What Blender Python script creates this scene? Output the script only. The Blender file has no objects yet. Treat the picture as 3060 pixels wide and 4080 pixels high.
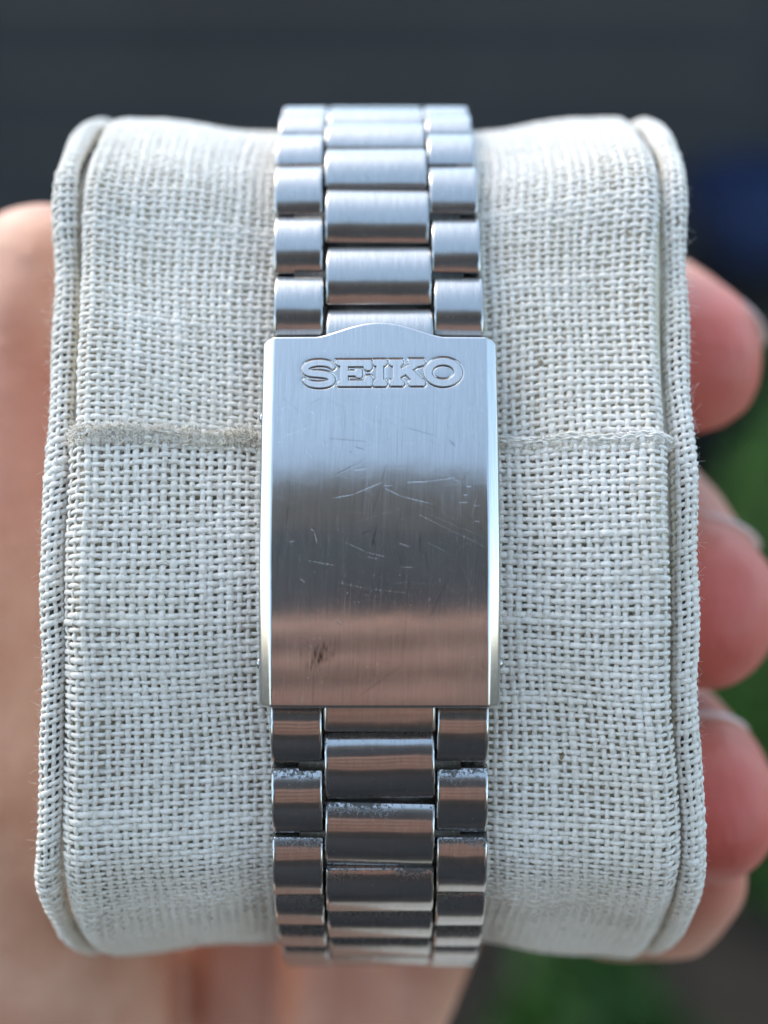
import bpy, bmesh, math, random
import numpy as np
from mathutils import Vector, Matrix
random.seed(7)
rng = np.random.default_rng(7)
MM = 0.001
R = math.radians
sc = bpy.context.scene
col = sc.collection

# ------------------------------------------------------------------ camera, sky, sun, exposure
PITCH, TILT, DIST = R(25), R(10.5), 125.0       # camera looks down 25 deg; the pillow leans back 10.5 deg from the picture plane
FPX, CX, CY = 49.2*DIST, 1530.0, 2040.0           # focal length in photo pixels
ORIGIN = Vector((0, 0, 1.25))                   # the middle of the clasp, held at chest height
CF = Vector((0, math.cos(PITCH), -math.sin(PITCH)))
CU = Vector((0, math.sin(PITCH), math.cos(PITCH)))
cam = bpy.data.cameras.new('camera')
camo = bpy.data.objects.new('camera', cam); col.objects.link(camo)
camo.location = ORIGIN - CF*DIST*MM
camo.rotation_euler = (R(90)-PITCH, 0, 0)
cam.sensor_fit = 'VERTICAL'; cam.sensor_height = 36
cam.lens = 36*FPX/4080.0
cam.clip_start = 0.004; cam.clip_end = 500
cam.dof.use_dof = True; cam.dof.focus_distance = (DIST+1.0)*MM; cam.dof.aperture_fstop = cam.lens/5.2
sc.camera = camo

SUN_EL, SUN_ROT = R(52), R(-45)
w = bpy.data.worlds.new('World'); sc.world = w; w.use_nodes = True
nt = w.node_tree; bg = nt.nodes['Background']
sky = nt.nodes.new('ShaderNodeTexSky'); sky.sky_type = 'NISHITA'; sky.sun_disc = False
sky.sun_elevation = SUN_EL; sky.sun_rotation = SUN_ROT; sky.air_density = 1.0; sky.dust_density = 1.2; sky.ozone_density = 1.0
hs = nt.nodes.new('ShaderNodeHueSaturation'); hs.inputs['Saturation'].default_value = 0.84; hs.inputs['Hue'].default_value = 0.484
nt.links.new(sky.outputs[0], hs.inputs['Color']); nt.links.new(hs.outputs[0], bg.inputs['Color'])
bg.inputs['Strength'].default_value = 0.15
sl = bpy.data.lights.new('sun', 'SUN'); sl.energy = 0.5; sl.angle = R(30); sl.color = (1.0, 0.9, 0.74)
so = bpy.data.objects.new('sun', sl); col.objects.link(so)
sd = Vector((math.sin(SUN_ROT)*math.cos(SUN_EL), math.cos(SUN_ROT)*math.cos(SUN_EL), math.sin(SUN_EL)))
so.rotation_euler = sd.to_track_quat('Z', 'Y').to_euler(); so.location = (0, 3, 4)
vs = sc.view_settings
sc.display_settings.display_device = 'sRGB'
vs.view_transform = 'Standard'; vs.look = 'None'; vs.gamma = 1.0; vs.use_curve_mapping = False
vs.exposure = 1.85
sc.cycles.use_denoising = True

# ------------------------------------------------------------------ helpers
AROT = Matrix.Rotation(-(PITCH+TILT), 4, 'X')       # frame of the pillow: x right, y away from the camera, z up along it
AMAT = Matrix.Translation(ORIGIN) @ AROT

def tag(o, label=None, cat=None, group=None, kind=None):
    if label: o['label'] = label
    if cat: o['category'] = cat
    if group: o['group'] = group
    if kind: o['kind'] = kind
    return o
def empty(name, mat):
    o = bpy.data.objects.new(name, None); col.objects.link(o)
    o.empty_display_size = 0.005; o.matrix_world = mat
    return o
def mesh(name, v, faces, smooth=True):
    """v in millimetres (n,3); faces list or an (m,4)/(m,3) array"""
    me = bpy.data.meshes.new(name)
    v = np.asarray(v, float)*MM
    if isinstance(faces, np.ndarray):
        m, k = faces.shape
        me.vertices.add(len(v)); me.vertices.foreach_set('co', v.ravel())
        me.loops.add(m*k); me.loops.foreach_set('vertex_index', faces.astype(np.int32).ravel())
        me.polygons.add(m)
        me.polygons.foreach_set('loop_start', np.arange(0, m*k, k, dtype=np.int32))
        me.update(calc_edges=True)
    else:
        me.from_pydata(v.tolist(), [], faces)
    if smooth: me.polygons.foreach_set('use_smooth', np.ones(len(me.polygons), bool))
    me.update()
    return me
def link(name, me, mat, parent=None, loc=None):
    o = bpy.data.objects.new(name, me); col.objects.link(o)
    if mat is not None and not me.materials: me.materials.append(mat)
    o.parent = parent
    if loc is not None: o.location = loc
    return o
def grid_faces(n, m, wrap=False):
    """quads over an n x m vertex grid (row-major); wrap closes the second index"""
    i = np.arange(n-1)[:, None]; j = np.arange(m if wrap else m-1)[None, :]; j2 = (j+1) % m
    return np.stack([i*m+j, i*m+j2, (i+1)*m+j2, (i+1)*m+j], -1).reshape(-1, 4)

# ------------------------------------------------------------------ the bracelet's path round the pillow (outer surface of the links)
SG = np.array([0, 10, 16, 22, 27, 31, 35, 40, 46, 60, 70.])
KU = np.array([.0160, .0050, .0040, .0120, .0190, .0700, .0400, .0330, .0320, .0480, .0400])
KL = np.array([.0160, .0180, .0165, .0030, .0060, .1020, .0720, .0200, .0150, .0420, .0400])
STEP, Z0 = 0.05, 0.89
def half(K):
    n = int(70/STEP); s = (np.arange(n)+.5)*STEP; k = np.interp(s, SG, K)
    ph = np.concatenate([[0], np.cumsum(k*STEP)])
    mid = ph[:-1]+k*STEP/2
    return ph, np.concatenate([[0], np.cumsum(np.sin(mid)*STEP)]), np.concatenate([[0], np.cumsum(np.cos(mid)*STEP)])
pu, yu, zu = half(KU); pl, yl, zl = half(KL)
PS = np.concatenate([-np.arange(len(pl)-1, 0, -1)*STEP, np.arange(len(pu))*STEP])
PPH = np.concatenate([-pl[:0:-1], pu]); PY = np.concatenate([yl[:0:-1], yu]); PZ = np.concatenate([-zl[:0:-1], zu])+Z0
def path(s, off=0.0):
    """(y, z, normal tilt) at arc length s, moved off mm outwards; the outward normal is (-cos, sin)"""
    ph = np.interp(s, PS, PPH)
    return np.interp(s, PS, PY)-np.cos(ph)*off, np.interp(s, PS, PZ)+np.sin(ph)*off, ph
def project(x, y, z):
    up = z*math.cos(TILT)-y*math.sin(TILT); d = DIST+y*math.cos(TILT)+z*math.sin(TILT)
    return CX+FPX*x/d, CY-FPX*up/d
_s = np.linspace(-45, 45, 9001)
def s_at(py, off=0.0):
    """arc length on the path whose image is row py of the photograph"""
    y, z, _ = path(_s, off); r = project(0, y, z)[1]
    k = np.abs(_s) < 31
    return float(np.interp(py, r[k][::-1], _s[k][::-1]))

# ------------------------------------------------------------------ materials
def mat(name):
    m = bpy.data.materials.new(name); m.use_nodes = True
    return m, m.node_tree, m.node_tree.nodes['Principled BSDF']
def N(t, typ, **kw):
    n = t.nodes.new(typ)
    for k, v in kw.items():
        if k in n.inputs: n.inputs[k].default_value = v
        else: setattr(n, k, v)
    return n
def ramp(t, a, b, ca=(0, 0, 0, 1), cb=(1, 1, 1, 1)):
    r = t.nodes.new('ShaderNodeValToRGB'); e = r.color_ramp.elements
    e[0].position = a; e[0].color = ca; e[1].position = b; e[1].color = cb
    return r
def coords(t, scale, space='Object'):
    tc = t.nodes.new('ShaderNodeTexCoord'); mp = t.nodes.new('ShaderNodeMapping')
    mp.inputs['Scale'].default_value = scale
    t.links.new(tc.outputs[space], mp.inputs['Vector'])
    return mp
def mixc(t, fac, a, b):
    m = t.nodes.new('ShaderNodeMix'); m.data_type = 'RGBA'
    for sock, v in ((m.inputs[0], fac), (m.inputs[6], a), (m.inputs[7], b)):
        if isinstance(v, (int, float)): sock.default_value = v
        elif isinstance(v, tuple): sock.default_value = v
        else: t.links.new(v, sock)
    return m.outputs[2]

def cloth_mat(name, c1, c2):
    m, t, b = mat(name)
    n1 = N(t, 'ShaderNodeTexNoise', Scale=90.0, Detail=3.0); t.links.new(coords(t, (1, 1, 1)).outputs[0], n1.inputs['Vector'])
    r1 = ramp(t, .35, .7); t.links.new(n1.outputs[0], r1.inputs[0])
    c = mixc(t, r1.outputs[0], c1, c2)
    n0 = N(t, 'ShaderNodeTexNoise', Scale=2200.0, Detail=3.0, Roughness=.7); t.links.new(coords(t, (1, 1, 1)).outputs[0], n0.inputs['Vector'])
    r0 = ramp(t, .30, .62, (.90, .885, .85, 1), (1, 1, 1, 1)); t.links.new(n0.outputs[0], r0.inputs[0])
    mu = t.nodes.new('ShaderNodeMix'); mu.data_type = 'RGBA'; mu.blend_type = 'MULTIPLY'; mu.inputs[0].default_value = 1
    t.links.new(c, mu.inputs[6]); t.links.new(r0.outputs[0], mu.inputs[7]); c = mu.outputs[2]
    ns_ = N(t, 'ShaderNodeTexNoise', Scale=150.0, Detail=5.0, Roughness=.65); t.links.new(coords(t, (1, 1, 1.3)).outputs[0], ns_.inputs['Vector'])
    rs_ = ramp(t, .58, .78, (0, 0, 0, 1), (.24, .24, .24, 1)); t.links.new(ns_.outputs[0], rs_.inputs[0])       # faint handling stains
    c = mixc(t, rs_.outputs[0], c, (.52, .42, .27, 1))
    n2 = N(t, 'ShaderNodeTexNoise', Scale=800.0, Detail=1.0); t.links.new(coords(t, (1, 1, 1)).outputs[0], n2.inputs['Vector'])
    r2 = ramp(t, .775, .80); t.links.new(n2.outputs[0], r2.inputs[0])           # brown flecks in the flax
    c = mixc(t, r2.outputs[0], c, (.30, .22, .14, 1))
    t.links.new(c, b.inputs['Base Color'])
    b.inputs['Roughness'].default_value = .95; b.inputs['Specular IOR Level'].default_value = .03
    b.inputs['Sheen Weight'].default_value = .25; b.inputs['Sheen Roughness'].default_value = .5
    n3 = N(t, 'ShaderNodeTexNoise', Scale=11000.0, Detail=3.0); t.links.new(coords(t, (1, 1, .6)).outputs[0], n3.inputs['Vector'])
    bp = N(t, 'ShaderNodeBump', Strength=1.0, Distance=.00014); t.links.new(n3.outputs[0], bp.inputs['Height'])
    t.links.new(bp.outputs[0], b.inputs['Normal'])
    return m
M_YARN = cloth_mat('linen_yarn', (.87, .81, .715, 1), (.94, .885, .81, 1))
M_FRAY = cloth_mat('frayed_linen', (.90, .82, .68, 1), (.95, .90, .81, 1))
M_LINING = cloth_mat('lining', (.78, .70, .51, 1), (.85, .78, .60, 1))
M_EDGE = cloth_mat('edge_gap_shade', (.22, .21, .18, 1), (.28, .27, .23, 1))  # darkened copy of the lining, paints the shade in the gap by the roll

def steel(name, grime=0.0, streak=(14000, 14000, 260), rough=.15, tint=(.57, .56, .545, 1), marks=False, wave=.00010, haze=.16):
    m, t, b = mat(name)
    b.inputs['Metallic'].default_value = 1.0
    n1 = N(t, 'ShaderNodeTexNoise', Scale=1.0, Detail=3.0, Roughness=.7); t.links.new(coords(t, streak).outputs[0], n1.inputs['Vector'])
    bp = N(t, 'ShaderNodeBump', Strength=.16, Distance=.00001); t.links.new(n1.outputs[0], bp.inputs['Height'])
    nw = N(t, 'ShaderNodeTexNoise', Scale=330.0, Detail=1.0)
    oi0 = t.nodes.new('ShaderNodeObjectInfo'); va0 = N(t, 'ShaderNodeVectorMath', operation='ADD'); tc0 = t.nodes.new('ShaderNodeTexCoord')
    t.links.new(tc0.outputs['Object'], va0.inputs[0]); t.links.new(oi0.outputs['Random'], va0.inputs[1]); t.links.new(va0.outputs[0], nw.inputs['Vector'])
    bw = N(t, 'ShaderNodeBump', Strength=.5, Distance=wave); t.links.new(nw.outputs[0], bw.inputs['Height']); t.links.new(bw.outputs[0], bp.inputs['Normal'])
    t.links.new(bp.outputs[0], b.inputs['Normal'])
    n2 = N(t, 'ShaderNodeTexNoise', Scale=260.0, Detail=4.0); t.links.new(coords(t, (1, 1, 1)).outputs[0], n2.inputs['Vector'])
    mr = N(t, 'ShaderNodeMapRange'); mr.inputs[3].default_value = rough*.75; mr.inputs[4].default_value = rough*1.35
    t.links.new(n2.outputs[0], mr.inputs[0])
    r2 = ramp(t, .3, .75); t.links.new(n1.outputs[0], r2.inputs[0])
    c = mixc(t, r2.outputs[0], tuple(x*.78 for x in tint[:3])+(1,), tint)
    rgh = mr.outputs[0]
    if marks:
        at = N(t, 'ShaderNodeAttribute', attribute_name='wear_groove')
        hi = ramp(t, .0, 1.0); t.links.new(at.outputs['Fac'], hi.inputs[0])
        ng = N(t, 'ShaderNodeMath', operation='MULTIPLY'); ng.inputs[1].default_value = -1; t.links.new(at.outputs['Fac'], ng.inputs[0])
        lo = ramp(t, .0, 1.0); t.links.new(ng.outputs[0], lo.inputs[0])
        c = mixc(t, hi.outputs[0], c, (.86, .85, .83, 1)); c = mixc(t, lo.outputs[0], c, (.05, .045, .04, 1))
        ad = N(t, 'ShaderNodeMath', operation='MULTIPLY_ADD'); ad.inputs[1].default_value = .35
        t.links.new(hi.outputs[0], ad.inputs[0]); t.links.new(rgh, ad.inputs[2]); rgh = ad.outputs[0]
    if grime:
        tc = t.nodes.new('ShaderNodeTexCoord'); sx = t.nodes.new('ShaderNodeSeparateXYZ'); t.links.new(tc.outputs['Object'], sx.inputs[0])
        g = N(t, 'ShaderNodeMapRange'); g.inputs[1].default_value = .0012; g.inputs[2].default_value = .0030; g.inputs[3].default_value = -.12; g.inputs[4].default_value = .26
        t.links.new(sx.outputs[2], g.inputs[0])
        oi = t.nodes.new('ShaderNodeObjectInfo'); va = N(t, 'ShaderNodeVectorMath', operation='ADD')
        t.links.new(tc.outputs['Object'], va.inputs[0]); t.links.new(oi.outputs['Random'], va.inputs[1])
        n3 = N(t, 'ShaderNodeTexNoise', Scale=3200.0, Detail=4.0, Roughness=.75); t.links.new(va.outputs[0], n3.inputs['Vector'])
        n4 = N(t, 'ShaderNodeTexNoise', Scale=300.0, Detail=1.0); t.links.new(va.outputs[0], n4.inputs['Vector'])
        s1 = N(t, 'ShaderNodeMath', operation='ADD'); t.links.new(n3.outputs[0], s1.inputs[0]); t.links.new(g.outputs[0], s1.inputs[1])
        s2 = N(t, 'ShaderNodeMath', operation='MULTIPLY_ADD'); s2.inputs[1].default_value = .5; t.links.new(n4.outputs[0], s2.inputs[0]); t.links.new(s1.outputs[0], s2.inputs[2])
        gr = ramp(t, .88, 1.12); t.links.new(s2.outputs[0], gr.inputs[0])
        f = N(t, 'ShaderNodeMath', operation='MULTIPLY'); f.inputs[1].default_value = grime; t.links.new(gr.outputs[0], f.inputs[0])
        c = mixc(t, f.outputs[0], c, (.09, .08, .07, 1))
        ad = N(t, 'ShaderNodeMath', operation='MULTIPLY_ADD'); ad.inputs[1].default_value = .5
        t.links.new(f.outputs[0], ad.inputs[0]); t.links.new(rgh, ad.inputs[2]); rgh = ad.outputs[0]
    # cross hairlines from years of rubbing
    for ang, th in ((7, .67), (-15, .70), (55, .72)):
        mp = coords(t, (16000, 16000, 260)); mp.vector_type = 'TEXTURE'
        rt = t.nodes.new('ShaderNodeVectorRotate'); rt.rotation_type = 'Y_AXIS'; rt.inputs['Angle'].default_value = R(ang)
        tcx = t.nodes.new('ShaderNodeTexCoord'); t.links.new(tcx.outputs['Object'], rt.inputs['Vector'])
        mp.vector_type = 'POINT'; t.links.new(rt.outputs[0], mp.inputs['Vector'])
        nh = N(t, 'ShaderNodeTexNoise', Scale=1.0, Detail=1.0); t.links.new(mp.outputs[0], nh.inputs['Vector'])
        rh = ramp(t, th, th+.06, (0, 0, 0, 1), (.20, .20, .20, 1)); t.links.new(nh.outputs[0], rh.inputs[0])
        c = mixc(t, rh.outputs[0], c, (.88, .87, .85, 1))
        ad = N(t, 'ShaderNodeMath', operation='MULTIPLY_ADD'); ad.inputs[1].default_value = .4; t.links.new(rh.outputs[0], ad.inputs[0]); t.links.new(rgh, ad.inputs[2]); rgh = ad.outputs[0]
    t.links.new(c, b.inputs['Base Color']); t.links.new(rgh, b.inputs['Roughness'])
    # the brushed haze: part of the surface scatters much wider
    b2 = t.nodes.new('ShaderNodeBsdfPrincipled'); b2.inputs['Metallic'].default_value = 1; b2.inputs['Roughness'].default_value = .48
    t.links.new(c, b2.inputs['Base Color']); t.links.new(bp.outputs[0], b2.inputs['Normal'])
    mx = t.nodes.new('ShaderNodeMixShader'); mx.inputs[0].default_value = haze
    t.links.new(b.outputs[0], mx.inputs[1]); t.links.new(b2.outputs[0], mx.inputs[2]); t.links.new(mx.outputs[0], t.nodes['Material Output'].inputs['Surface'])
    return m
M_CLASP = steel('brushed_clasp_steel', streak=(9000, 220, 220), rough=.135, tint=(.63, .62, .605, 1), marks=True, wave=.00003)
M_LETTER = steel('letter_steel', streak=(9000, 300, 300), rough=.3, tint=(.70, .69, .67, 1), wave=.00001)
M_LINK = steel('link_steel', haze=.09, tint=(.53, .52, .50, 1), rough=.17, streak=(6000, 500, 500))
M_GRIMY = steel('grimy_link_steel', grime=.9, haze=.10, rough=.16, streak=(6000, 500, 500))
M_DARK = steel('dark_pin_steel', rough=.45, tint=(.06, .055, .05, 1))

def skin_mat():
    m, t, b = mat('skin')
    at = N(t, 'ShaderNodeAttribute', attribute_name='flush_shade')
    n1 = N(t, 'ShaderNodeTexNoise', Scale=90.0, Detail=4.0); t.links.new(coords(t, (1, 1, 1)).outputs[0], n1.inputs['Vector'])
    r1 = ramp(t, .35, .68); t.links.new(n1.outputs[0], r1.inputs[0])
    c = mixc(t, r1.outputs[0], (.52, .25, .16, 1), (.66, .38, .265, 1))
    c = mixc(t, at.outputs['Fac'], c, (.50, .075, .06, 1))
    t.links.new(c, b.inputs['Base Color'])
    b.inputs['Roughness'].default_value = .5; b.inputs['Specular IOR Level'].default_value = .35
    b.inputs['Subsurface Weight'].default_value = .25; b.inputs['Subsurface Radius'].default_value = (1, .35, .2); b.inputs['Subsurface Scale'].default_value = .002
    n2 = N(t, 'ShaderNodeTexNoise', Scale=420.0, Detail=4.0); t.links.new(coords(t, (1, 1, .35)).outputs[0], n2.inputs['Vector'])
    bp = N(t, 'ShaderNodeBump', Strength=.5, Distance=.0006); t.links.new(n2.outputs[0], bp.inputs['Height'])
    n3 = N(t, 'ShaderNodeTexNoise', Scale=1.0, Detail=3.0); t.links.new(coords(t, (50, 50, 420)).outputs[0], n3.inputs['Vector'])
    b3 = N(t, 'ShaderNodeBump', Strength=.5, Distance=.0004); t.links.new(n3.outputs[0], b3.inputs['Height']); t.links.new(b3.outputs[0], bp.inputs['Normal']); t.links.new(bp.outputs[0], b.inputs['Normal'])
    return m
M_SKIN = skin_mat()
def plain(name, c, rough=.7, spec=.3, n=0.0, scale=30.0, c2=None):
    m, t, b = mat(name)
    if c2:
        n1 = N(t, 'ShaderNodeTexNoise', Scale=scale, Detail=4.0); t.links.new(coords(t, (1, 1, 1)).outputs[0], n1.inputs['Vector'])
        r1 = ramp(t, .35, .65, c+(1,), c2+(1,)); t.links.new(n1.outputs[0], r1.inputs[0]); t.links.new(r1.outputs[0], b.inputs['Base Color'])
    else: b.inputs['Base Color'].default_value = c+(1,)
    b.inputs['Roughness'].default_value = rough; b.inputs['Specular IOR Level'].default_value = spec
    return m

# ------------------------------------------------------------------ setting: paving underfoot, planting bed, dark road
def slab(name, x0, x1, y0, y1, z, th, m):
    bm = bmesh.new(); bmesh.ops.create_cube(bm, size=1)
    for v in bm.verts: v.co = Vector(((x0 if v.co.x < 0 else x1), (y0 if v.co.y < 0 else y1), (z-th if v.co.z < 0 else z)))
    me = bpy.data.meshes.new(name); bm.to_mesh(me); bm.free()
    return tag(link(name, me, m), kind='structure')
slab('ground', -60, 60, -40, 90, -0.02, .3, plain('earth', (.05, .045, .035), .95, .1, c2=(.08, .07, .05), scale=2))
slab('pavement', -4, 4, -.42, .55, 0.10, .11, plain('pale_paving', (.33, .31, .27), .85, .2, c2=(.40, .38, .33), scale=6))
slab('planting_bed', -4, 4, .55, 3.3, 0.03, .06, plain('dark_soil', (.012, .011, .010), .95, .05, c2=(.03, .025, .02), scale=12))
fence = empty('fence', Matrix.Translation((0, 3.1, .03)))
tag(fence, 'blurred charcoal board fence filling the background above the pillow', 'fence')
M_BOARDS = [plain('charcoal_boards_%d' % k, (a, a*.98, a, ), .8, .15, c2=(a*1.2, a*1.18, a*1.2), scale=3) for k, a in enumerate((.034, .036, .033))]
for k in range(13):
    bm = bmesh.new(); bmesh.ops.create_cube(bm, size=1)
    for v in bm.verts: v.co = Vector((v.co.x*8, v.co.y*.024+random.uniform(-.002, .002)*0, v.co.z*.1455+.075+k*.15))
    bmesh.ops.bevel(bm, geom=bm.edges[:], offset=.004, segments=2, affect='EDGES')
    me = bpy.data.meshes.new('board'); bm.to_mesh(me); bm.free()
    link('board', me, M_BOARDS[(k*2+k//3) % 3], fence)
for x in (-2.6, -.9, .8, 2.5):
    bm = bmesh.new(); bmesh.ops.create_cube(bm, size=1)
    for v in bm.verts: v.co = Vector((v.co.x*.09+x, v.co.y*.09+.062, v.co.z*2.0+1.0))
    me = bpy.data.meshes.new('post'); bm.to_mesh(me); bm.free(); link('post', me, M_BOARDS[2], fence)

# ------------------------------------------------------------------ pillow
PXC = -1.15                                        # the pillow sits a little left of the bracelet
def smooth(a, b, x):
    q = np.clip((x-a)/(b-a), 0, 1); return q*q*(3-2*q)
def halfw(s): return np.interp(s, [-60, -45, -33, -27, -15, 10, 28, 40, 60], [.4, .5, .42, .2, -.48, -.48, .15, .3, .2])
def pillow_off(ax): return -2.85+1.55*np.clip((ax-7)/15, 0, 1.1)-1.5*np.clip((ax-23.6)/1.7, 0, 1.3)**2
def pillow_surface(x, s, lift=0.0):
    """point and normal on the cloth: waisted in the middle under the bracelet"""
    ax = np.abs(x-PXC); sgn = np.sign(x-PXC)
    wav = .25*np.sin(s*.23+sgn*1.3)*smooth(8, 20, ax)+.18*np.sin(x*.5+s*.11)*smooth(4, 12, ax)
    y, z, ph = path(s, pillow_off(ax)+wav+lift+smooth(6, 20, ax)*(1.3*np.exp(-((s-30)/5.5)**2)+.5*np.exp(-((s+30)/4)**2)))
    g = (pillow_off(np.abs(x+.05-PXC))-pillow_off(ax))/.05
    nx = -g; l = np.sqrt(nx*nx+1)
    xo = x+sgn*halfw(s)*smooth(6, 24, ax)
    return np.stack([xo+0*y, y, z], -1), np.stack([nx/l, -np.cos(ph)/l, np.sin(ph)/l], -1)

def weave(surf, ulen, vlen, pu_, pv_, ru, rv, amp, flat=.68, wob=(.0, .0), seed=0, per=4, ring=6, jag=None, skew=None):
    """yarns both ways over surf(u, v) -> point, normal. ulen/vlen = (from, to). Returns verts, faces."""
    g = np.random.default_rng(seed); V = []; Fc = []; base = 0
    def fam(along, n_y, n_c, first):
        nonlocal base
        m = n_c*per+1
        i = np.arange(n_y)[:, None]; k = np.arange(m)[None, :]/per           # yarn number, crossing coordinate
        phi = g.uniform(0, 6.28, (n_y, 4)); 
        rad_y = 1+g.normal(0, .12, (n_y, 1))
        thick = rad_y*(1+.10*np.sin(k*g.uniform(.25, .6, (n_y, 1))+phi[:, :1])+.08*np.sin(k*g.uniform(1.0, 2.2, (n_y, 1))+phi[:, 1:2]))
        slub = g.random((n_y, 1)) < .35
        thick = thick*(1+.25*slub*np.exp(-((k-g.uniform(0, n_c, (n_y, 1)))/4)**2))
        side = .05*np.sin(k*.5+phi[:, 2:3])+.035*np.sin(k*1.9+phi[:, 3:4])+g.normal(0, .05, (n_y, 1))
        hgt = amp*np.cos(np.pi*(k+i+first))*1.0
        if along == 'v':
            u = ulen[0]+pu_*(i+.5+side)+0*k; v = vlen[0]+pv_*(k+.0)+0*i; rr = ru*thick
        else:
            v = vlen[0]+pv_*(i+.5+side)+0*k; u = ulen[0]+pu_*(k+.0)+0*i; rr = rv*thick
        if along == 'v': hgt = amp*np.cos(np.pi*(k-.5+i))
        else: hgt = -amp*np.cos(np.pi*(k-.5+i))+.025
        # low-frequency drift of the cloth
        du = wob[0]*np.sin(v*.11+seed)+.35*wob[0]*np.sin(v*.37+u*.2); dv = wob[1]*np.sin(u*.13+seed*1.7+v*.03)+.4*wob[1]*np.sin(u*.35+v*.21)
        if skew is not None: dv = dv+skew(u, v)
        U = np.clip(u+du, ulen[0], ulen[1]); W = v+dv
        if jag is not None: W = jag(U, W)
        p, nrm = surf(U, W)
        p = p+nrm*hgt[..., None]
        tan = np.gradient(p, axis=1); tan /= np.linalg.norm(tan, axis=2, keepdims=True)+1e-9
        bn = np.cross(tan, nrm); bn /= np.linalg.norm(bn, axis=2, keepdims=True)+1e-9
        n2 = np.cross(bn, tan)
        a = np.arange(ring)*2*np.pi/ring
        rn_ = rr[:, :, None]*(1+g.normal(0, .085, rr.shape+(ring,)))
        co = p[:, :, None, :]+rn_[..., None]*(np.cos(a)[None, None, :, None]*bn[:, :, None, :]+flat*np.sin(a)[None, None, :, None]*n2[:, :, None, :])
        f1 = grid_faces(m, ring, True)
        V.append(co.reshape(-1, 3)); Fc.append((f1[None]+(np.arange(n_y)*m*ring)[:, None, None]).reshape(-1, 4)+base)
        base += n_y*m*ring
    nu = int((ulen[1]-ulen[0])/pu_); nv = int((vlen[1]-vlen[0])/pv_)
    fam('v', nu, nv, 0); fam('u', nv, nu, 1)
    return np.concatenate(V), np.concatenate(Fc)

pillow = empty('watch_pillow', AMAT)
tag(pillow, 'off-white coarse linen watch pillow with rolled edges, inside the steel bracelet', 'pillow')
# core: closed body under the cloth
sv = np.arange(-64, 64.01, .8); xv = PXC+np.linspace(-24.9, 24.9, 60)
XX, SS = np.meshgrid(xv, sv); P, _n = pillow_surface(XX, SS, -.20)
n_s, n_x = XX.shape
tail = []                                          # close the back with an easing curve between the two ends of the path
for q in np.linspace(0, 1, 14)[1:-1]:
    a, b_ = P[-1], P[0]; lin = a*(1-q)+b_*q; lin = lin.copy(); lin[:, 1] += 5*math.sin(math.pi*q); tail.append(lin)
P2 = np.concatenate([P, np.array(tail)]); n2 = len(P2)
fs = grid_faces(n2, n_x).tolist(); fs += [[(n2-1)*n_x+j, (n2-1)*n_x+j+1, j+1, j] for j in range(n_x-1)]
fs.append([i*n_x for i in range(n2)]); fs.append([i*n_x+n_x-1 for i in reversed(range(n2))])
core = link('cushion_core', mesh('cushion_core', P2.reshape(-1, 3), fs), M_LINING, pillow)

for sgn in (-1, 1):                                 # padded end cheeks behind the rolls
    k_ = list(range(0, n2, 3)); ring_ = P2[k_, 0 if sgn < 0 else n_x-1]; c0 = ring_.mean(0); V = []; qs = ((1.0, -.3), (.975, .9), (.93, 1.4), (.7, 1.9), (.35, 2.2), (.02, 2.3))
    for sc_, dx in qs:
        for p_ in ring_: V.append(((ring_[:, 0].mean()*.0+p_[0])*1+sgn*dx, c0[1]+(p_[1]-c0[1])*sc_+1.0, c0[2]+(p_[2]-c0[2])*sc_))
    fq = grid_faces(len(qs), len(k_), True)
    link('end_cheek', mesh('end_cheek', np.array(V), fq if sgn > 0 else fq[:, ::-1].copy()), M_YARN, pillow)
SEAM = s_at(1745, -2.2)
def seam_at(x): return SEAM+.15*np.sin(x*.31+1)-.018*x+.10*np.sin(x*.9)
def sk_up(u, v): return .045*(v-SEAM)*0+ .9*np.sin((u+6)*.07)*np.clip((v-SEAM)/12, 0, 1)-.4*np.cos(u*.12)
uU = (PXC-24.75, PXC+24.95)
v_, f_ = weave(pillow_surface, uU, (SEAM-2.5, 58), .80, .62, .245, .222, .095, wob=(.35, .35), seed=3, skew=sk_up)
tag(link('upper_wrap', mesh('upper_wrap', v_, f_), M_YARN, pillow), kind='stuff')
def surf_low(x, s): return pillow_surface(x, s, .62*smooth(SEAM-26, SEAM-6, s)+.12)
uL = (PXC-25.35, PXC+25.35)
nv_low = int((SEAM+58)/.62)
def jag(u, w): return np.where(w > SEAM-1.0, w+(seam_at(u)-SEAM)*np.clip((w-SEAM+6)/6, 0, 1), w+(seam_at(u)-SEAM)*np.clip((w-SEAM+6)/6, 0, 1))
v_, f_ = weave(surf_low, uL, (SEAM-.62*nv_low, SEAM), .80, .62, .247, .224, .095, wob=(.3, .22), seed=5, jag=jag)
tag(link('lower_wrap', mesh('lower_wrap', v_, f_), M_YARN, pillow), kind='stuff')

def tubes(paths, radii, ring=5):
    """list of (k,3) point arrays with equal k, one radius each (or per point): verts, faces"""
    p = np.asarray(paths); n, k, _ = p.shape
    r = np.asarray(radii, float); r = np.broadcast_to(r.reshape(n, -1), (n, k))
    tan = np.gradient(p, axis=1); tan /= np.linalg.norm(tan, axis=2, keepdims=True)+1e-9
    ref = np.broadcast_to(np.array([.31, .77, .55]), tan.shape)
    b1 = np.cross(tan, ref); b1 /= np.linalg.norm(b1, axis=2, keepdims=True)+1e-9
    b2 = np.cross(tan, b1); a = np.arange(ring)*2*np.pi/ring
    co = p[:, :, None]+r[:, :, None, None]*(np.cos(a)[None, None, :, None]*b1[:, :, None]+np.sin(a)[None, None, :, None]*b2[:, :, None])
    f = grid_faces(k, ring, True)
    return co.reshape(-1, 3), (f[None]+(np.arange(n)*k*ring)[:, None, None]).reshape(-1, 4)
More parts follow.
